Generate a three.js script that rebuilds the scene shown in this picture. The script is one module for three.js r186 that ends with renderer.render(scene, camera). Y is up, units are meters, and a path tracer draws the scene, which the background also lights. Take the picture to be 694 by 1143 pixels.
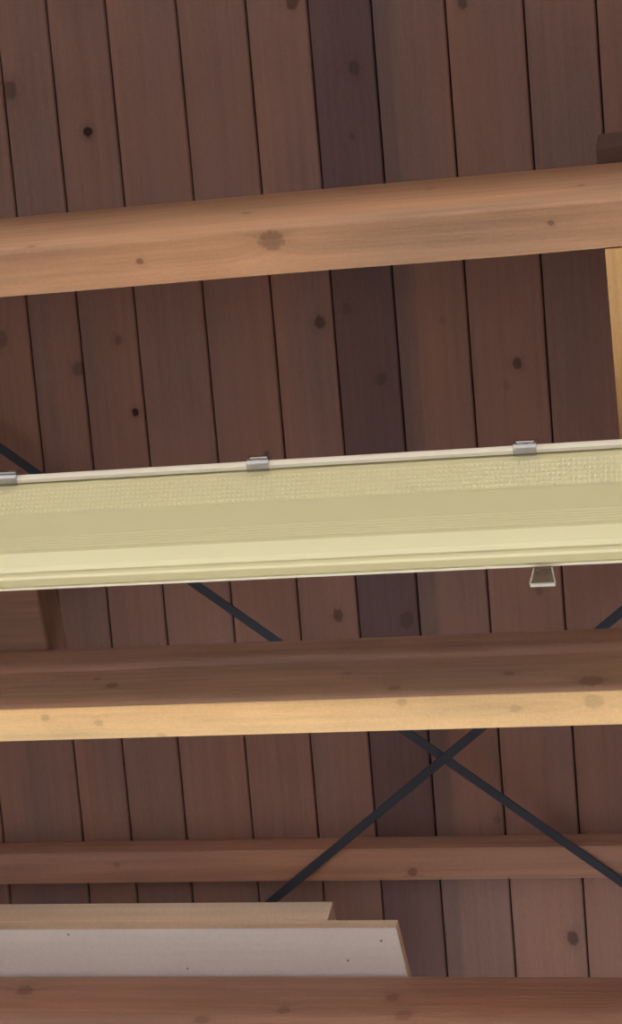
import * as THREE from 'three';
import { mergeGeometries, mergeVertices, toCreasedNormals } from 'three/addons/utils/BufferGeometryUtils.js';
import { RoundedBoxGeometry } from 'three/addons/geometries/RoundedBoxGeometry.js';

// ---------------------------------------------------------------- camera, sky, sun, exposure
const scene = new THREE.Scene();
const EYE = 1.6;                                     // the phone, held at eye height and pointed up at the roof
const F = 2150, CX = 347, CY = 571.5;                // focal length in pixels of the 694 x 1143 frame
// rows: camera (right, down, ahead) -> world x (along the beams), y (up), z (away from the eaves)
const M = [[0.974459, -0.05205, -0.218452], [0.17868, -0.409541, 0.894623], [-0.13603, -0.910806, -0.389781]];
const camera = new THREE.PerspectiveCamera(2 * Math.atan(571.5 / F) * 180 / Math.PI, 694 / 1143, 0.05, 200);
const col = (k, s) => new THREE.Vector3(s * M[0][k], s * M[1][k], s * M[2][k]);
camera.quaternion.setFromRotationMatrix(new THREE.Matrix4().makeBasis(col(0, 1), col(1, -1), col(2, -1)));
camera.position.set(0, EYE, 0);
scene.add(camera);

scene.background = new THREE.Color().setRGB(5.6, 5.62, 5.68);      // bright overcast sky, the shed is open on its sides
scene.environment = null;
const sun = new THREE.DirectionalLight(new THREE.Color().setRGB(1, 0.95, 0.88), 3.6);
sun.position.set(-11, 10, -1); sun.target.position.set(0, 0, 0);
sun.castShadow = true; sun.shadow.mapSize.set(2048, 2048); sun.shadow.radius = 4;
Object.assign(sun.shadow.camera, { left: -14, right: 14, top: 14, bottom: -14, near: 0.5, far: 45 });
scene.add(sun, sun.target);
const WALL_TOP = 4.15;                               // the back wall stops here; daylight comes in above it
const FLOOR = 0.30;
const EXPOSURE = 1.28;
const renderer = new THREE.WebGLRenderer({ antialias: true });
renderer.toneMapping = THREE.LinearToneMapping;
renderer.toneMappingExposure = EXPOSURE;
renderer.shadowMap.enabled = true;

// ---------------------------------------------------------------- pixel rays, roof frame
const SLOPE = 15 * Math.PI / 180, CS = Math.cos(SLOPE), SN = Math.sin(SLOPE), D = 3.0;   // roof falls away from the camera
const ray = (px, py) => { const d = [px - CX, py - CY, F]; return M.map((r) => r[0] * d[0] + r[1] * d[1] + r[2] * d[2]); };
// x and t (metres down the slope) where a pixel meets the plane that hangs `off` below the planks
const onRoof = (px, py, off = 0) => { const d = ray(px, py), k = (D - off) / (d[1] * CS - d[2] * SN); return { x: d[0] * k, t: (-d[1] * SN - d[2] * CS) * k, y: d[1] * k + EYE, z: d[2] * k }; };
const atY = (px, py, y) => { const d = ray(px, py), k = (y - EYE) / d[1]; return { x: d[0] * k, y, z: d[2] * k }; };
const atZ = (px, py, z) => { const d = ray(px, py), k = z / d[2]; return { x: d[0] * k, y: d[1] * k + EYE, z }; };
const roofMatrix = () => new THREE.Matrix4().makeBasis(new THREE.Vector3(1, 0, 0), new THREE.Vector3(0, CS, -SN), new THREE.Vector3(0, SN, CS))
  .setPosition(0, EYE + D * CS, -D * SN);            // local x along beams, y out through the roof, z up the slope (t = -z)
const roofY = (z, off = 0) => EYE + (D - off + SN * z) / CS;

// ---------------------------------------------------------------- noise and textures
let seed = 12345;
const rnd = () => { seed = (seed * 1664525 + 1013904223) >>> 0; return seed / 4294967296; };
const hash = (x, y, s) => { let h = (x * 374761393 + y * 668265263 + s * 1442695041) | 0; h = Math.imul(h ^ (h >>> 13), 1274126177); h ^= h >>> 16; return (h >>> 0) / 4294967296; };
const sm = (t) => t * t * (3 - 2 * t);
const noise = (x, y, s = 0) => {
  const xi = Math.floor(x), yi = Math.floor(y), u = sm(x - xi), v = sm(y - yi);
  return (hash(xi, yi, s) * (1 - u) + hash(xi + 1, yi, s) * u) * (1 - v) + (hash(xi, yi + 1, s) * (1 - u) + hash(xi + 1, yi + 1, s) * u) * v;
};
const clamp = (v, a = 0, b = 1) => Math.min(b, Math.max(a, v));
const step = (a, b, v) => sm(clamp((v - a) / (b - a)));
const toS = (v) => Math.round(255 * clamp(v <= 0.0031308 ? v * 12.92 : 1.055 * Math.pow(v, 1 / 2.4) - 0.055));
// wood: LEN metres along the grain over W pixels, WID metres across over H pixels. knots: [along, across, radius, darkness]
function woodTexture(W, H, LEN, WID, base, o) {
  const { s = 1, grain = 0.16, patch = 0.12, knots = [], extra = null, knotTint = [0.62, 0.5, 0.45] } = o;
  const px = new Uint8Array(W * H * 4);
  for (let j = 0; j < H; j++) for (let i = 0; i < W; i++) {
    const a = (i + 0.5) / W * LEN, b0 = (j + 0.5) / H * WID;
    let b = b0 + 0.006 * (noise(a * 2.2, b0 * 9, s) - 0.5), dark = 0, ring = 0;
    for (const [ka, kb, r, dk] of knots) {
      const da = (a - ka) * 0.8, db = b0 - kb, q = Math.hypot(da, db);
      if (q > r * 7) continue;
      b += Math.sign(db || 1) * r * 0.9 * Math.exp(-(q * q) / (r * r * 4));        // the grain bends round the knot
      const qq = q * (1 + 0.35 * (noise(a * 220, b0 * 220, s + 5) - 0.5));
      dark = Math.max(dark, dk * (1 - step(r * 0.7, r * 1.15, qq)));
      ring = Math.max(ring, 0.28 * dk * (1 - step(r * 1.1, r * 2.6, qq)));
    }
    const g1 = noise(a * 3, b * 150, s + 1), g2 = noise(a * 11, b * 420, s + 2), g3 = noise(a * 500, b * 620, s + 3), p1 = noise(a * 3.1, b * 16, s + 4), p2 = noise(a * 14, b * 45, s + 6);
    let v = 1 + grain * (g1 - 0.5) * 1.3 + grain * (g2 - 0.5) * 0.8 + 0.12 * (g3 - 0.5) + patch * (p1 - 0.5) * 1.6 + patch * (p2 - 0.5) * 0.7;
    v *= 1 - 0.5 * ring;
    let c = base.map((t, k) => t * v * (1 - dark * (1 - knotTint[k] * 0.32)) * (1 + (k === 0 ? 0.07 : k === 2 ? -0.07 : 0) * (p1 - 0.5) * 2));
    if (extra) c = extra(a, b0, c);
    const n = (j * W + i) * 4;
    px[n] = toS(c[0]); px[n + 1] = toS(c[1]); px[n + 2] = toS(c[2]); px[n + 3] = 255;
  }
  const t = new THREE.DataTexture(px, W, H, THREE.RGBAFormat);
  t.colorSpace = THREE.SRGBColorSpace; t.magFilter = THREE.LinearFilter; t.minFilter = THREE.LinearMipmapLinearFilter; t.generateMipmaps = true;
  t.wrapS = t.wrapT = THREE.MirroredRepeatWrapping; t.anisotropy = 8; t.needsUpdate = true;
  return t;
}
function grayTexture(W, H, fn) {
  const px = new Uint8Array(W * H * 4);
  for (let j = 0; j < H; j++) for (let i = 0; i < W; i++) { const v = Math.round(255 * clamp(fn(i, j))), n = (j * W + i) * 4; px[n] = px[n + 1] = px[n + 2] = v; px[n + 3] = 255; }
  const t = new THREE.DataTexture(px, W, H, THREE.RGBAFormat);
  t.magFilter = THREE.LinearFilter; t.minFilter = THREE.LinearMipmapLinearFilter; t.generateMipmaps = true; t.wrapS = t.wrapT = THREE.RepeatWrapping; t.needsUpdate = true;
  return t;
}
const sawn = grayTexture(512, 512, (i, j) => 0.5 + 0.5 * (noise(i * 0.06, j * 0.7, 70) - 0.5) + 0.5 * (noise(i * 0.4, j * 0.6, 71) - 0.5));
const woodMat = (map, rough = 0.82) => new THREE.MeshStandardMaterial({ map, roughness: rough, bumpMap: sawn, bumpScale: 0.0005 });

// ---------------------------------------------------------------- objects
const taken = {};
const numbered = (n) => { const k = taken[n] = (taken[n] ?? -1) + 1; return k ? n + '_' + String(k).padStart(3, '0') : n; };
function tag(o, label, category, group) { o.userData.label = label; if (category) o.userData.category = category; if (group) o.userData.group = group; return o; }
function shade(o) { o.traverse((m) => { if (m.isMesh) { m.castShadow = true; m.receiveShadow = true; } }); return o; }
function mesh(name, geo, mat, parent) { const m = new THREE.Mesh(geo, mat); m.name = parent === scene ? numbered(name) : name; parent.add(m); return shade(m); }
function group(name, pos = [0, 0, 0]) { const g = new THREE.Group(); g.name = numbered(name); g.position.set(...pos); scene.add(g); return g; }
function box(x0, x1, y0, y1, z0, z1, r = 0.003) {
  const g = new RoundedBoxGeometry(x1 - x0, y1 - y0, z1 - z0, 2, Math.min(r, (x1 - x0) / 2.1, (y1 - y0) / 2.1, (z1 - z0) / 2.1));
  g.translate((x0 + x1) / 2, (y0 + y1) / 2, (z0 + z1) / 2); return g;
}
// a timber swept along x from a closed profile [[z, y], ...] in order; uv: u = metres along / LEN, v = metres round the profile / WID
function sweep(profile, x0, x1, LEN, WID, u0, stations = 2, wob = 0) {
  const n = profile.length, run = [0]; let cz = 0, cy = 0;
  for (let i = 0; i < n; i++) { const a = profile[i], b = profile[(i + 1) % n]; run.push(run[i] + Math.hypot(b[0] - a[0], b[1] - a[1])); cz += a[0] / n; cy += a[1] / n; }
  const P = [], U = [], I = [];
  for (let s = 0; s < stations; s++) {
    const x = x0 + (x1 - x0) * s / (stations - 1);
    for (let i = 0; i <= n; i++) {
      const [z, y] = profile[i % n], w = wob ? wob * (noise(x * 3.3, (i % n) * 0.37, 40 + Math.round(Math.abs(z * 100))) - 0.5) : 0;
      P.push(x, y + w, z + w * 0.6); U.push((x - u0) / LEN, run[i] / WID);
    }
  }
  for (let s = 0; s < stations - 1; s++) for (let i = 0; i < n; i++) { const a = s * (n + 1) + i, b = a + 1, c = a + n + 1, d = c + 1; I.push(a, b, c, b, d, c); }
  for (const [s, flip] of [[0, false], [stations - 1, true]]) {
    const x = x0 + (x1 - x0) * s / (stations - 1), c0 = P.length / 3; P.push(x, cy, cz); U.push((x - u0) / LEN, 0.5);
    for (let i = 0; i <= n; i++) { const k = (s * (n + 1) + i) * 3; P.push(x, P[k + 1], P[k + 2]); U.push((x - u0) / LEN + (P[k + 1] - cy) / LEN, 0.5 + (P[k + 2] - cz) / WID); }
    for (let i = 0; i < n; i++) flip ? I.push(c0, c0 + 2 + i, c0 + 1 + i) : I.push(c0, c0 + 1 + i, c0 + 2 + i);
  }
  const g = new THREE.BufferGeometry();
  g.setAttribute('position', new THREE.Float32BufferAttribute(P, 3)); g.setAttribute('uv', new THREE.Float32BufferAttribute(U, 2)); g.setIndex(I);
  return toCreasedNormals(g, 0.7);
}
// rounded rectangle profile: starts at the near (high z) top corner, runs down the near side, along the bottom, up the far side, back on top
function timberProfile(zn, zf, yt, yb, r = 0.004, rTop = 0.004) {
  const p = [], arc = (cz, cy, rr, a0) => { for (let k = 0; k <= 3; k++) { const a = a0 + k / 3 * Math.PI / 2; p.push([cz + rr * Math.cos(a), cy + rr * Math.sin(-a)]); } };
  arc(zn - r, yb + r, r, 0); arc(zf + r, yb + r, r, Math.PI / 2); arc(zf + rTop, yt - rTop, rTop, Math.PI); arc(zn - rTop, yt - rTop, rTop, 1.5 * Math.PI);
  return [...p.slice(15), ...p.slice(0, 15)];
}

// ---------------------------------------------------------------- ground (outside and under the roof)
const groundTex = (() => {
  const W = 512, px = new Uint8Array(W * W * 4);
  for (let j = 0; j < W; j++) for (let i = 0; i < W; i++) { const v = 0.4 + 0.12 * (noise(i * 0.9, j * 0.9, 90) - 0.5) + 0.12 * (noise(i * 0.06, j * 0.06, 91) - 0.5), n = (j * W + i) * 4; px[n] = toS(v); px[n + 1] = toS(v * 0.97); px[n + 2] = toS(v * 0.93); px[n + 3] = 255; }
  const t = new THREE.DataTexture(px, W, W, THREE.RGBAFormat); t.colorSpace = THREE.SRGBColorSpace; t.magFilter = THREE.LinearFilter; t.wrapS = t.wrapT = THREE.RepeatWrapping; t.repeat.set(40, 40); t.needsUpdate = true; return t;
})();
{
  const g = new THREE.BoxGeometry(80, 0.2, 80); g.translate(0, -0.1, 0);
  const m = mesh('floor', g, new THREE.MeshStandardMaterial({ map: groundTex, roughness: 0.95 }), scene);
  m.userData.kind = 'structure'; m.userData.label = 'pale gravel yard around the shed';
  const f = new THREE.BoxGeometry(5.72, 0.03, 6.7); f.translate(-0.4, 0.0152, -0.53);
  const fm = mesh('floor', f, new THREE.MeshStandardMaterial({ color: new THREE.Color().setRGB(FLOOR, FLOOR * 0.97, FLOOR * 0.94), roughness: 0.9, bumpMap: sawn, bumpScale: 0.0006 }), scene);
  fm.userData.kind = 'structure'; fm.userData.label = 'grey concrete floor inside the shed';
}

// ---------------------------------------------------------------- plank ceiling and the shed's walls
const X0 = -3.4, X1 = 2.6, TB = -3.0, TE = 3.4;     // roof extent: across and down the slope (t)
const ceiling = group('ceiling'); ceiling.userData.kind = 'structure'; ceiling.userData.label = 'dark stained plank ceiling of the sloping roof';
const PT = 0.02, TEX_T0 = -0.45, TEX_L = 2.05;
const STAIN = [0.26, 0.152, 0.128];
const jointPx = [[-43, 520], [49, 527], [104, 522], [167.5, 520], [243.5, 515], [318.5, 515], [385, 510], [453, 505], [532.5, 500], [617, 495], [695, 490]];
const joints = jointPx.map(([x, y]) => onRoof(x, y).x);
const kn = [[10, 101, 0.013, 0.55], [98, 147, 0.0075, 1.15], [326, 2, 0.011, 0.7], [395, 76, 0.010, 0.45], [393, 152, 0.004, 0.35], [516, 3, 0.008, 0.6], [357, 360, 0.009, 0.7], [577, 406, 0.008, 0.75],
  [87, 412, 0.010, 0.45], [132, 380, 0.007, 0.35], [151, 460, 0.006, 1.15], [298, 508, 0.006, 0.5], [425, 423, 0.009, 0.35], [387, 345, 0.008, 0.25], [377, 687, 0.009, 0.6], [454, 692, 0.012, 0.4], [602, 660, 0.006, 0.3],
  [639, 1047, 0.010, 0.75], [565, 430, 0.006, 0.2], [555, 915, 0.007, 0.25], [494, 358, 0.006, 0.2], [1, 378, 0.012, 0.4]].map(([x, y, r, d]) => ({ ...onRoof(x, y), r, d }));
const xs = joints.slice();
while (xs[0] > X0 + 0.11) xs.unshift(xs[0] - 0.098 - 0.016 * rnd());
while (xs[xs.length - 1] < X1 - 0.11) xs.push(xs[xs.length - 1] + 0.098 + 0.016 * rnd());
function plankGeo(w) {                              // hangs down from y = 0 to -... chamfered lower arrises, local z up the slope
  const h = w / 2, c = 0.0022, prof = [[-h, PT], [-h, c], [-h + c, 0], [h - c, 0], [h, c], [h, PT]], P = [], U = [], I = [];
  for (const t of [TB, TE]) for (let i = 0; i < 6; i++) { P.push(prof[i][0], prof[i][1], -t); U.push((t - TEX_T0) / TEX_L, (prof[i][0] + h) / w); }
  for (let i = 0; i < 6; i++) { const a = i, b = (i + 1) % 6; I.push(a, a + 6, b, b, a + 6, b + 6); }
  for (const o of [0, 6]) for (let i = 1; i < 5; i++) o ? I.push(o, o + i + 1, o + i) : I.push(o, o + i, o + i + 1);
  const g = new THREE.BufferGeometry(); g.setAttribute('position', new THREE.Float32BufferAttribute(P, 3)); g.setAttribute('uv', new THREE.Float32BufferAttribute(U, 2)); g.setIndex(I);
  return toCreasedNormals(g, 0.3);
}
const i0 = xs.indexOf(joints[0]);
const tones = [0.97, 1.0, 0.97, 1.02, 1.01, 1.06, 0.66, 0.98, 1.01, 0.98, 1.0];
let generic = null;
const genericMat = () => generic ??= [3, 4, 5].map((s) => woodMat(woodTexture(1024, 64, TEX_L, 0.105, STAIN.map((v) => v * (0.9 + 0.04 * s)), { s: 300 + s })));
const rm = roofMatrix();
for (let i = 0; i < xs.length - 1; i++) {
  const w = xs[i + 1] - xs[i] - 0.0027, xc = (xs[i] + xs[i + 1]) / 2, k = i - i0;
  let mat;
  if (k >= 0 && k < joints.length) {
    const tone = tones[k] ?? 1, gray = k === 6;
    const base = gray ? [STAIN[0] * 0.54, STAIN[1] * 0.58, STAIN[2] * 0.72] : STAIN.map((v) => v * tone);
    const knots = kn.filter((q) => q.x > xs[i] && q.x < xs[i + 1]).map((q) => [q.t - TEX_T0, q.x - xc + w / 2, q.r, q.d]);
    const extra = k === 7 ? (a, b, c) => {           // a greyish run of stain along the edge next to the grey plank
      const e = 0.03 + 0.014 * (noise(a * 4, 1.5, 61) - 0.5) + 0.006 * (noise(a * 40, b * 60, 62) - 0.5), f = (1 - step(e - 0.012, e + 0.008, b)) * 0.8;
      return [c[0] * (1 - 0.36 * f), c[1] * (1 - 0.24 * f), c[2] * (1 - 0.12 * f)];
    } : null;
    mat = woodMat(woodTexture(2048, 128, TEX_L, w, base, { s: 100 + 7 * k, knots, extra, grain: 0.09, patch: 0.09 }));
  } else mat = genericMat()[i % 3];
  const p = mesh('plank', plankGeo(w), mat, ceiling);
  p.matrix.copy(rm.clone().multiply(new THREE.Matrix4().makeTranslation(xc, (hash(i, 3, 9) - 0.5) * 0.0012, 0))); p.matrix.decompose(p.position, p.quaternion, p.scale);
}
{
  const g = new THREE.BoxGeometry(X1 - X0 + 0.1, 0.04, TE - TB + 0.1); g.translate((X0 + X1) / 2, PT + 0.0215, -(TE + TB) / 2); g.applyMatrix4(rm);
  const m = mesh('roof_felt', g, new THREE.MeshStandardMaterial({ color: new THREE.Color().setRGB(0.03, 0.027, 0.025), roughness: 1 }), ceiling);
  tag(m, 'black roofing felt over the planks');
}

// side walls up to the roof, a back wall with a long opening above it, the low side open to the yard
{
  const wallMat = woodMat(woodTexture(1024, 512, 2.4, 1.2, [0.26, 0.19, 0.15], { s: 401 }), 0.9);
  const zB = 2.85, zE = -3.9;
  const wall = (name, g, label) => { const m = mesh(name, g, wallMat, scene); m.userData.kind = 'structure'; m.userData.label = label; };
  for (const [name, x, label] of [['wall_left', X0 + 0.02, 'brown boarded wall on the left of the shed'], ['wall_right', X1 - 0.14, 'brown boarded wall on the right of the shed']]) {
    const addedDoor = name === 'wall_left' ? [[-0.1, 0], [-0.1, 2.3], [-2.4, 2.3], [-2.4, 0]] : [];      // doorway added so sun reaches the floor and brightens the upper planks
    const sh = new THREE.Shape([[-zE, 0], ...addedDoor, [-zB, 0], [-zB, roofY(zB, 0.002)], [-zE, roofY(zE, 0.002)]].map((p) => new THREE.Vector2(...p)));
    const g = new THREE.ExtrudeGeometry(sh, { depth: 0.12, bevelEnabled: false }); g.rotateY(Math.PI / 2); g.translate(x, 0, 0);
    wall(name, g, label);
  }
  const g = new THREE.BoxGeometry(X1 - X0 - 0.3, WALL_TOP, 0.12); g.translate((X0 + X1) / 2, WALL_TOP / 2, zB - 0.06);
  wall('wall_back', g, 'brown boarded back wall with an open strip under the roof');
}

// ---------------------------------------------------------------- beams
const GAP = 0.17;                                    // the beams hang clear of the planks by the depth of the rafters
const BL = 2.4, BX = -2.0;
const BX0 = -3.24, BX1 = 2.44;
// knots given by pixel on the near side ('s') or the bottom ('b') of a beam
function beam(label, zn, w, h, base, opt = {}) {
  const yt = roofY(zn, GAP) , yb = yt - h, P = 2 * (w + h) * 0.985;
  const knots = (opt.px ?? []).map(([f, x, y, r, d]) => {
    if (f === 's') { const q = atZ(x, y, zn); return [q.x - BX, yt - q.y - (opt.rTop ?? 0.006), r, d]; }
    const q = atY(x, y, yb); return [q.x - BX, h - (opt.rTop ?? 0.006) - 0.0017 + zn - q.z, r, d];
  });
  const far = zn - w, clear = roofY(far, GAP) - 0.0005;      // bevelled back so that the rafters sit flat on it
  const prof = timberProfile(zn, far, yt, yb, 0.004, opt.rTop ?? 0.006).map(([z, y]) => [z, Math.min(y, roofY(z, GAP) - 0.0006)]);
  const tex = woodTexture(opt.small ? 512 : 2048, opt.small ? 128 : 512, BL, P, base, { s: opt.s ?? 1, knots, grain: opt.grain ?? 0.16, patch: opt.patch ?? 0.16, knotTint: [0.8, 0.66, 0.6], extra: opt.extra });
  const m = mesh('roof_beam', sweep(prof, BX0, BX1, BL, P, BX, 60, opt.wob ?? 0.003), woodMat(tex, 0.75), scene);
  return tag(m, label, 'beam', opt.group);
}
const PINE = [0.445, 0.25, 0.14], PALE = [0.80, 0.545, 0.27];
const Z1 = -0.675, Z2 = -1.331, Z4 = -1.857, W1 = 0.066, W2 = 0.054, H1 = 0.215, H2 = 0.198;
beam('pine beam with a big round knot, joined by the cross member', Z1, W1, H1, PINE, { s: 11, rTop: 0.014, px: [['b', 303, 269, 0.015, 0.5], ['b', 156, 291, 0.005, 0.6], ['b', 615, 249, 0.004, 0.6], ['s', 275, 238, 0.005, 0.5], ['s', 35, 275, 0.005, 0.4], ['s', 480, 211, 0.004, 0.4], ['s', 648, 207, 0.005, 0.4]] });
const beam2 = beam('brown beam with a paler bottom face', Z2, W2, H2 - 0.002, [0.39, 0.238, 0.18], { s: 23, wob: 0.0002, rTop: 0.012, px: [['s', 125, 765, 0.008, 0.5], ['s', 108, 758, 0.005, 0.4], ['b', 50, 800, 0.006, 0.28], ['b', 110, 806, 0.006, 0.25], ['s', 440, 768, 0.008, 0.35], ['b', 448, 783, 0.007, 0.25], ['s', 660, 760, 0.016, 0.45], ['b', 662, 782, 0.012, 0.22], ['b', 575, 790, 0.007, 0.22], ['s', 568, 752, 0.007, 0.35], ['s', 387, 752, 0.006, 0.35], ['b', 180, 820, 0.005, 0.18]] });
beam('reddish brown beam carrying the pale boards', Z4, 0.066, 0.215, [0.47, 0.27, 0.20], { s: 37, rTop: 0.012, px: [['s', 28, 1105, 0.012, 0.45], ['s', 438, 1113, 0.009, 0.4], ['s', 317, 1127, 0.009, 0.35], ['s', 225, 1138, 0.01, 0.35], ['s', 450, 1133, 0.012, 0.3]] });
{
  // bottom face coloured paler than the sides, laid on as a thin strip
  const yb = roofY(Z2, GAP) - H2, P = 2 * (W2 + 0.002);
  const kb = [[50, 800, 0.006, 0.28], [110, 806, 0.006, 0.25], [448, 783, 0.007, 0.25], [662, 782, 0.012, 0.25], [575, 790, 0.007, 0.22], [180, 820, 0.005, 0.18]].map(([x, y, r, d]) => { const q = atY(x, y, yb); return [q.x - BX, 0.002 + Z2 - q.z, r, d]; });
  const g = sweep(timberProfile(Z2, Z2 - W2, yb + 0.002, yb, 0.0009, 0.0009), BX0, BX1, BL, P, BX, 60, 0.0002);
  tag(mesh('pale_strip', g, woodMat(woodTexture(2048, 128, BL, P, PALE, { s: 29, grain: 0.09, patch: 0.2, knots: kb, knotTint: [0.8, 0.66, 0.6] }), 0.75), beam2), 'thin strip that makes the bottom face paler');
}
for (const [z, near] of [[-0.02, 1], [0.635, 0], [1.29, 0], [1.945, 0], [2.6, 0]]) {
  beam('plain pine roof beam up the slope from the knotted beam', z, 0.066, 0.215, PINE, { small: true, s: 50 + Math.round(z * 10), group: 'roof beams up the slope' });
}
beam('plain pine roof beam down the slope near the eaves', -2.55, 0.066, 0.215, PINE, { small: true, s: 91 });

{
  const g = new THREE.BoxGeometry(X1 - X0 - 0.3, 0.5, 0.03); g.translate((X0 + X1) / 2, roofY(-3.42, 0.004) - 0.252, -3.42);  // unseen board, added to keep front light off the lower planks
  const m = mesh('added_trim_1', g, woodMat(woodTexture(512, 128, 2.4, 0.6, [0.26, 0.19, 0.15], { s: 95 })), scene); m.userData.kind = 'structure'; m.userData.label = 'unseen brown board added along the eaves to cut the front light';
}

// rafters between planks and beams (beside the view) and the posts that carry them
const rafterTex = woodTexture(1024, 256, 2.4, 0.5, PINE, { s: 77 });
function rafter(x, label) {
  const w = 0.08, g = new THREE.BoxGeometry(w, GAP - 0.001, 2.55 - TB); g.translate(x, -GAP / 2 - 0.0008, -(2.55 + TB) / 2); g.applyMatrix4(rm);
  tag(mesh('rafter', g, woodMat(rafterTex), scene), label, 'rafter');
}
rafter(-1.95, 'sloping pine rafter on the beams past the pale boards');
rafter(1.0, 'sloping pine rafter on the beams past the cross member');
for (const [x, z] of [[-2.6, -2.583], [1.9, -2.583], [-2.6, 2.567], [1.9, 2.567]]) {
  const top = roofY(z + 0.033, GAP) - 0.215;
  const g = box(x - 0.06, x + 0.06, 0, top, z - 0.06, z + 0.06, 0.006);
  tag(mesh('post', g, woodMat(rafterTex), scene), 'square pine post ' + (z < 0 ? 'under the low eaves beam' : 'under the highest roof beam') + (x < 0 ? ', beside the wall with the added doorway' : ', beside the closed side wall'), 'post', 'posts of the shed');
}

// batten under the planks
{
  const a = onRoof(300, 923, 0), tN = onRoof(300, 949, 0.062).t, w = 0.054, L = 2.4, h = 0.062, WID = 2 * (w + h);
  const prof = timberProfile(-tN, -tN - w, -0.0008, -h, 0.003, 0.003);
  const kz = [[460, 970, 0.007, 0.5], [130, 962, 0.005, 0.3]].map(([x, y, r, d]) => { const q = onRoof(x, y, h); return [q.x - BX, h + q.t - tN, r, d]; });
  const g = sweep(prof, X0, X1, L, WID, BX, 40, 0.0016); g.applyMatrix4(rm);
  tag(mesh('roof_batten', g, woodMat(woodTexture(2048, 256, L, WID, [0.37, 0.205, 0.145], { s: 131, knots: kz })), scene), 'brown batten across the planks above the crossed straps', 'batten');
}

// cross member between the knotted beam and the next, its bottom flush with the first
const yBeam1 = roofY(Z1, GAP) - H1;
{
  const y0 = yBeam1 + 0.001, y1 = y0 + 0.12, xl = atY(675, 279, y0).x, z0 = Z2 + 0.0012, z1 = Z1 - W1 - 0.0012;
  const g = new THREE.BoxGeometry(z1 - z0, y1 - y0, 0.09, 1, 1, 1);
  const uv = g.attributes.uv; for (let i = 0; i < uv.count; i++) uv.setXY(i, uv.getX(i) * 0.3, uv.getY(i) * 0.4);
  g.rotateY(Math.PI / 2); g.translate(xl + 0.045, (y0 + y1) / 2, (z0 + z1) / 2);
  tag(mesh('cross_member', g, woodMat(woodTexture(1024, 256, 1.6, 0.25, [0.66, 0.385, 0.155], { s: 141 })), scene), 'yellowish pine cross member butted against the knotted beam', 'timber');
}
// spacer blocks on the beams
{
  const t = woodMat(woodTexture(512, 256, 0.6, 0.3, [0.14, 0.085, 0.07], { s: 151 }));
  const y = roofY(Z1 - 0.012, GAP);
  const g = box(-0.178, -0.03, y + 0.002, y + 0.085, Z1 - 0.05, Z1 + 0.022, 0.004);
  tag(mesh('spacer_block', g, t, scene), 'small dark block on top of the knotted beam', 'block');
  const y2 = roofY(Z2, GAP);
  const g2 = box(-1.34, -1.085, y2 + 0.001, y2 + 0.085, Z2 - 0.045, Z2 + 0.19, 0.006);
  tag(mesh('spacer_block', g2, woodMat(woodTexture(512, 256, 0.6, 0.3, [0.32, 0.19, 0.135], { s: 152 })), scene), 'wide brown block on the pale bottomed beam behind the light fixture', 'block');
}

// crossed steel straps, from rafter to rafter
const steel = new THREE.MeshStandardMaterial({ color: new THREE.Color().setRGB(0.038, 0.048, 0.072), roughness: 0.55, metalness: 0.35, bumpMap: sawn, bumpScale: 0.0004 });
function strap(pa, pb, off, label) {
  const a = onRoof(...pa, off), b = onRoof(...pb, off), m = (b.t - a.t) / (b.x - a.x), xa = -1.893, xb = 0.943, ta = a.t + m * (xa - a.x), tb = a.t + m * (xb - a.x);
  const L = Math.hypot(xb - xa, tb - ta), g = new RoundedBoxGeometry(L, 0.0035, 0.0142, 1, 0.0012);
  g.rotateY(Math.atan2(tb - ta, xb - xa)); g.translate((xa + xb) / 2, -off, -(ta + tb) / 2); g.applyMatrix4(rm);
  return tag(mesh('steel_strap', g, steel, scene), label, 'strap', 'crossed wind straps');
}
strap([0, 500], [694, 985], 0.0645, 'dark steel strap passing over the pale beam towards the light fixture, crossing a second strap');
strap([308, 1002], [680, 694], 0.0685, 'dark steel strap running down behind the pale boards, crossing a second strap');

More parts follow.
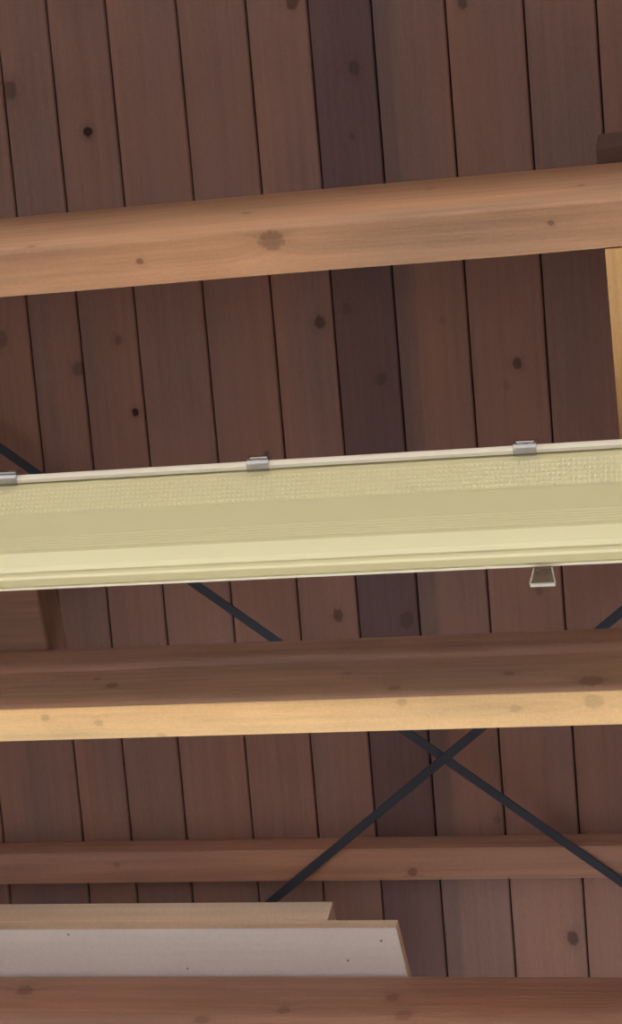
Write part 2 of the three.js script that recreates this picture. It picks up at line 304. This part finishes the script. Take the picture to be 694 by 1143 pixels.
// pale boards lying on the lowest beam
{
  const yTop = roofY(Z4, GAP) + 0.0012, yA = yTop + 0.022, yB = yA + 0.06;
  const zN = atY(0, 1038, yTop).z, xe = atY(442, 1037, yTop).x, xe2 = atY(454, 1086, yTop).x, zF = zN - 0.22;
  const k = (xe2 - xe) / (atY(454, 1086, yTop).z - zN);
  const shape = new THREE.Shape([[-1.89, 0], [xe, 0], [xe + k * (zF - zN), 0.22], [-1.89, 0.22]].map((p) => new THREE.Vector2(...p)));
  const bevel = { bevelEnabled: true, bevelThickness: 0.0012, bevelSize: 0.0012, bevelOffset: -0.0012, bevelSegments: 1, steps: 1 };
  const ex = (s, y, h) => { const g = new THREE.ExtrudeGeometry(s, { depth: h - 0.0024, ...bevel }); g.rotateX(-Math.PI / 2); return g; };
  // white board: raw wooden body with a coat of paint under it
  const gB = ex(shape, 0, 0.021); gB.translate(0, yTop + 0.0012 + 0.001, zN);
  const raw = woodTexture(1024, 256, 1, 1, [0.86, 0.73, 0.57], { s: 161, grain: 0.1, patch: 0.1, knots: [] });
  const rawMat = new THREE.MeshStandardMaterial({ map: raw, roughness: 0.85 });
  const w = group('painted_board', [0, 0, 0]);
  mesh('board_body', gB, rawMat, w);
  const gP = new THREE.ExtrudeGeometry(shape, { depth: 0.001, bevelEnabled: false }); gP.rotateX(-Math.PI / 2); gP.translate(0, yTop, zN);
  const marks = [[425, 1050, 0.0022], [388, 1072, 0.002], [76, 1043, 0.002], [209, 1081, 0.0018]].map(([x, y, r]) => { const q = atY(x, y, yTop); return [q.x, q.z, r]; });
  const pt = (() => {
    const W = 2048, H = 256, px = new Uint8Array(W * H * 4);
    for (let j = 0; j < H; j++) for (let i = 0; i < W; i++) {
      const x = -2.0 + i / W * 1.6, z = -(j / H) * 0.2; let v = 0.88 * (1 + 0.05 * (noise(x * 5, z * 160, 171) - 0.5) + 0.06 * (noise(x * 300, z * 300, 172) - 0.5) + 0.05 * (noise(x * 9, z * 20, 173) - 0.5));
      for (const [mx, mz, r] of marks) v *= 1 - 0.75 * (1 - step(r * 0.6, r * 1.3, Math.hypot(x - mx, z + zN - mz + 0)));
      const n = (j * W + i) * 4; px[n] = toS(v); px[n + 1] = toS(v * 0.995); px[n + 2] = toS(v * 0.99); px[n + 3] = 255;
    }
    const t = new THREE.DataTexture(px, W, H, THREE.RGBAFormat); t.colorSpace = THREE.SRGBColorSpace; t.magFilter = THREE.LinearFilter; t.wrapS = t.wrapT = THREE.MirroredRepeatWrapping; t.needsUpdate = true; return t;
  })();
  { const p = gP.attributes.position, uv = gP.attributes.uv; for (let i = 0; i < p.count; i++) uv.setXY(i, (p.getX(i) + 2.0) / 1.6, (zN - p.getZ(i)) / 0.2); }
  const paint = mesh('paint_coat', gP, new THREE.MeshStandardMaterial({ map: pt, roughness: 0.6 }), w);
  tag(paint, 'off-white painted underside with small nail marks');
  tag(w, 'long board with white painted underside lying on the lowest beam', 'board');
  const x3 = atY(368, 1012, yA + 0.02).x;
  const s2 = new THREE.Shape([[-1.89, 0], [x3 - 0.002, 0], [x3, 0.06], [x3 - 0.003, 0.13], [-1.89, 0.13]].map((p) => new THREE.Vector2(...p)));
  const gU = ex(s2, 0, 0.049); gU.translate(0, yA + 0.0032, zN - 0.001);
  tag(mesh('raw_board', gU, new THREE.MeshStandardMaterial({ map: woodTexture(1024, 256, 1, 1, [0.86, 0.73, 0.57], { s: 163, grain: 0.1, patch: 0.1 }), roughness: 0.85 }), scene), 'shorter unpainted cream board lying on the painted board', 'board');
}

// ---------------------------------------------------------------- fluorescent light fixture (switched off)
{
  const Y = EYE + 2.47, PX = 300;
  const pz = (py, dy) => atY(PX, py, Y + dy).z;
  const c = [[12, 537], [291, 521], [587, 503]].map(([x, y]) => atY(x, y, Y).x), gapC = (c[2] - c[0]) / 2;
  const xa = c[0] - gapC - 0.13, xb = c[2] + gapC + 0.13, xm = (xa + xb) / 2;
  const fix = group('light_fixture', [xm, Y, pz(580, 0)]);
  tag(fix, 'long switched-off fluorescent batten light with yellowed ribbed plastic cover', 'light fixture');
  const O = fix.position;
  const loc = (g) => { g.translate(-O.x, -O.y, -O.z); return g; };
  const creamPlastic = new THREE.MeshPhysicalMaterial({ color: new THREE.Color().setRGB(0.92, 0.88, 0.72), roughness: 0.3 });
  const zn = pz(514, 0), zf = pz(647, -0.008);
  const zip = (outer, inner) => [...outer, ...inner.reverse()];
  // housing: a shallow tray, open below, with a rolled flange all round
  const Ty = (d) => Y + d;
  const tray = [[zn, Ty(0.001)], [zn + 0.0005, Ty(-0.006)], [zn - 0.003, Ty(-0.0105)], [zn - 0.008, Ty(-0.0105)], [zn - 0.0095, Ty(-0.004)], [zn - 0.016, Ty(0.0)], [zn - 0.022, Ty(0.024)],
    [zf + 0.022, Ty(0.024)], [zf + 0.013, Ty(0.0)], [zf + 0.0075, Ty(-0.004)], [zf + 0.006, Ty(-0.0105)], [zf + 0.0025, Ty(-0.0105)], [zf, Ty(-0.006)], [zf, Ty(0.001)],
    [zf + 0.010, Ty(0.006)], [zf + 0.018, Ty(0.028)], [zn - 0.018, Ty(0.028)], [zn - 0.012, Ty(0.006)]];
  const tg = (prof, x0, x1, crease) => loc(stripSweep(prof, x0, x1, crease));
  function stripSweep(prof, x0, x1, crease = 0.6) {    // closed outline with end caps, any outline
    const sh = new THREE.Shape(prof.map(([z, y]) => new THREE.Vector2(z, y)));
    const g = new THREE.ExtrudeGeometry(sh, { depth: x1 - x0, bevelEnabled: false, steps: 1 });   // extruded along +z: (z, y) in the xy plane
    const m = new THREE.Matrix4().set(0, 0, 1, x0, 0, 1, 0, 0, 1, 0, 0, 0, 0, 0, 0, 1); g.applyMatrix4(m);
    const idx = g.index; if (!idx) { const p = g.attributes.position, flip = (a) => { for (let i = 0; i < a.count; i += 3) for (let k = 0; k < a.itemSize; k++) { const A = a.array, u = (i + 1) * a.itemSize + k, v = (i + 2) * a.itemSize + k, t = A[u]; A[u] = A[v]; A[v] = t; } }; flip(p); flip(g.attributes.uv); g.deleteAttribute('normal'); }
    const q = mergeVertices(g.deleteAttribute('uv') ?? g, 1e-5); q.computeVertexNormals(); return toCreasedNormals(q, crease);
  }
  mesh('housing', tg(tray, xa, xb), creamPlastic, fix);
  for (const [x0, x1] of [[xa - 0.004, xa + 0.0005], [xb - 0.0005, xb + 0.004]]) mesh('end_cap', loc(box(x0, x1, Ty(-0.0105), Ty(0.027), zf + 0.002, zn - 0.002, 0.002)), creamPlastic, fix);
  // cover: one wall, 2 mm thick, with fine ribs moulded along it
  const key = [[zn - 0.0102, -0.0035], [zn - 0.0110, -0.014], [pz(530, -0.018), -0.018], [pz(559, -0.052), -0.052], [pz(562, -0.0535), -0.0535], [pz(586, -0.059), -0.059], [pz(601, -0.061), -0.061], [pz(604, -0.0615), -0.0615], [pz(620, -0.058), -0.058], [pz(626, -0.0555), -0.0555], [pz(628, -0.0565), -0.0565], [pz(631, -0.0565), -0.0565], [pz(634, -0.0550), -0.0550], [pz(635.5, -0.0515), -0.0515],
    [pz(636, -0.0485), -0.0485], [pz(642, -0.028), -0.028], [zf + 0.0105, -0.016], [zf + 0.0085, -0.0035]];
  const outer = [];
  key.forEach(([z, d], i) => {
    outer.push([z, Ty(d)]);
    if (i === key.length - 1) return;
    const [z2, d2] = key[i + 1], L = Math.hypot(z2 - z, d2 - d), pitch = 0.0034, n = Math.floor(L / pitch);
    const ribbed = i === 5 || i === 8 || i === 13;                         // ribs beside the two bright facets
    if (ribbed) for (let k = 1; k < n * 2; k++) { const f = k / (n * 2), up = k % 2 ? 0.00028 : 0; outer.push([z + (z2 - z) * f, Ty(d + (d2 - d) * f + up)]); }
  });
  const inner = key.map(([z, d], i) => { const m = (zn + zf) / 2; return [z + Math.sign(m - z) * 0.0016, Ty(d + 0.0022)]; });
  const plastic = { color: new THREE.Color().setRGB(0.90, 0.865, 0.54), roughness: 0.15, transmission: 0.3, thickness: 0, ior: 1.5 };
  const cov = mesh('cover', tg(zip(outer, inner), xa + 0.002, xb - 0.002, 0.12), new THREE.MeshPhysicalMaterial(plastic), fix);
  tag(cov, 'yellowed translucent plastic cover with moulded ribs');
  // prismatic strip: rows of small moulded pyramids along the near facet
  {
    const [z0, d0] = key[2], [z1, d1] = key[3], rows = 6, pitch = 0.0072, x0 = xa + 0.02, n = Math.floor((xb - xa - 0.04) / pitch), P = [], I = [];
    const nl = Math.hypot(z1 - z0, d1 - d0), nz = -(d1 - d0) / nl, ny = (z1 - z0) / nl;      // outward: down and towards the near side
    for (let r = 0; r < rows; r++) for (let k = 0; k < n; k++) {
      const f0 = (r + 0.06) / rows, f1 = (r + 0.94) / rows, fm = (f0 + f1) / 2, xs0 = x0 + k * pitch + 0.0003, xs1 = xs0 + pitch - 0.0006, q = P.length / 3, e = 0.0002, hh = 0.0013;
      for (const [x, f, o] of [[xs0, f0, e], [xs1, f0, e], [xs1, f1, e], [xs0, f1, e], [(xs0 + xs1) / 2, fm, hh]]) P.push(x, Ty(d0 + (d1 - d0) * f + ny * o), z0 + (z1 - z0) * f + nz * o);
      I.push(q, q + 4, q + 1, q + 1, q + 4, q + 2, q + 2, q + 4, q + 3, q + 3, q + 4, q);
    }
    const g = new THREE.BufferGeometry(); g.setAttribute('position', new THREE.Float32BufferAttribute(P, 3)); g.setIndex(I);
    const gn = g.toNonIndexed(); gn.computeVertexNormals();
    const m = mesh('prism_strip', loc(gn), new THREE.MeshPhysicalMaterial({ ...plastic, transmission: 0.2 }), cov); m.userData.kind = 'stuff';
  }
  // inside: white reflector tray and two tubes
  const white = new THREE.MeshStandardMaterial({ color: new THREE.Color().setRGB(0.82, 0.81, 0.76), roughness: 0.4 });
  mesh('reflector', loc(box(xa + 0.03, xb - 0.03, Ty(0.004), Ty(0.012), zf + 0.026, zn - 0.026, 0.002)), white, fix);
  for (const z of [zn - 0.065, zf + 0.06]) {
    const g = new THREE.CylinderGeometry(0.013, 0.013, xb - xa - 0.12, 20); g.rotateZ(Math.PI / 2); g.translate(xm, Ty(-0.018), z);
    mesh('tube', loc(g), new THREE.MeshPhysicalMaterial({ color: new THREE.Color().setRGB(0.85, 0.85, 0.82), roughness: 0.2 }), fix);
  }
  // clear clips over the flange
  const clear = new THREE.MeshPhysicalMaterial({ color: new THREE.Color().setRGB(0.8, 0.8, 0.8), roughness: 0.02, transmission: 0.98, thickness: 0, ior: 1.5 });
  const clipGlint = new THREE.MeshPhysicalMaterial({ color: new THREE.Color().setRGB(0.9, 0.9, 0.88), roughness: 0.15, transmission: 0.35, thickness: 0, ior: 1.5 });  // whitish variant of the clear plastic; edge highlights put into its colour
  const clipShape = (w) => {                            // hooked section, local: +z out from the flange, y up
    const s = new THREE.Shape([[-0.010, 0.006], [-0.010, 0.009], [0.003, 0.0085], [0.006, 0.004], [0.006, -0.012], [0.0025, -0.018], [-0.009, -0.0175], [-0.0095, -0.015], [0.0005, -0.0148], [0.0033, -0.011], [0.0033, 0.003], [0.001, 0.006]].map(([a, b]) => new THREE.Vector2(a, b)));
    const g = new THREE.ExtrudeGeometry(s, { depth: w, bevelEnabled: true, bevelThickness: 0.0006, bevelSize: 0.0005, bevelSegments: 1 }); g.translate(0, 0, -w / 2); g.rotateY(-Math.PI / 2); g.scale(1, 1, 1);
    return g;
  };
  const cw = 0.031, cg = clipShape(cw);
  for (const x of [c[0] - gapC, ...c, c[2] + gapC]) {
    const m = mesh('clip', cg, clear, fix); m.position.set(x - O.x, 0, zn - O.z + 0.0005);
    mesh('clip_lip', box(-cw / 2 + 0.003, cw / 2 - 0.003, -0.008, -0.0055, 0.0062, 0.0082, 0.0008), clipGlint, m);  // pale bar drawn as the highlight line on the closed clip
  }
  // one far clip swung open and hanging down from the flange
  {
    const top = atY(606, 635, Y - 0.012), hang = group3(fix, 'clip', [top.x - O.x, -0.012, top.z - O.z - 0.001]);
    const s = new THREE.Shape([[-0.012, 0], [0.012, 0], [0.0175, -0.026], [-0.0175, -0.026]].map(([a, b]) => new THREE.Vector2(a, b)));
    const hole = new THREE.Path([[-0.006, -0.004], [-0.007, -0.009], [0.007, -0.009], [0.006, -0.004]].map(([a, b]) => new THREE.Vector2(a, b))); s.holes.push(hole);
    const g = new THREE.ExtrudeGeometry(s, { depth: 0.0022, bevelEnabled: true, bevelThickness: 0.0005, bevelSize: 0.0005, bevelSegments: 1 });
    mesh('clip_plate', g, clear, hang);
    mesh('clip_lip', box(-0.0178, 0.0178, -0.0285, -0.0255, -0.001, 0.006, 0.001), clipGlint, hang);
    mesh('clip_lip', box(-0.0125, 0.0125, -0.0015, 0.002, -0.001, 0.006, 0.001), clear, hang);
    for (const sx of [-1, 1]) { const r = box(-0.001, 0.001, -0.026, 0, 0, 0.006, 0.0006); r.rotateZ(sx * 0.2); r.translate(sx * 0.0125, 0, 0); mesh('clip_rib', r, clipGlint, hang); }
    hang.rotation.x = 0.55;
  }
  // brackets up to the cross member
  const by = yBeam1 + 0.001, xl = atY(675, 279, by).x;
  mesh('bracket', loc(box(xl + 0.03, xl + 0.06, Ty(0.027), by - 0.0005, (zn + zf) / 2 - 0.03, (zn + zf) / 2 + 0.03, 0.002)), creamPlastic, fix);
}
function group3(parent, name, p) { const g = new THREE.Group(); g.name = name; g.position.set(...p); parent.add(g); return g; }

renderer.render(scene, camera);
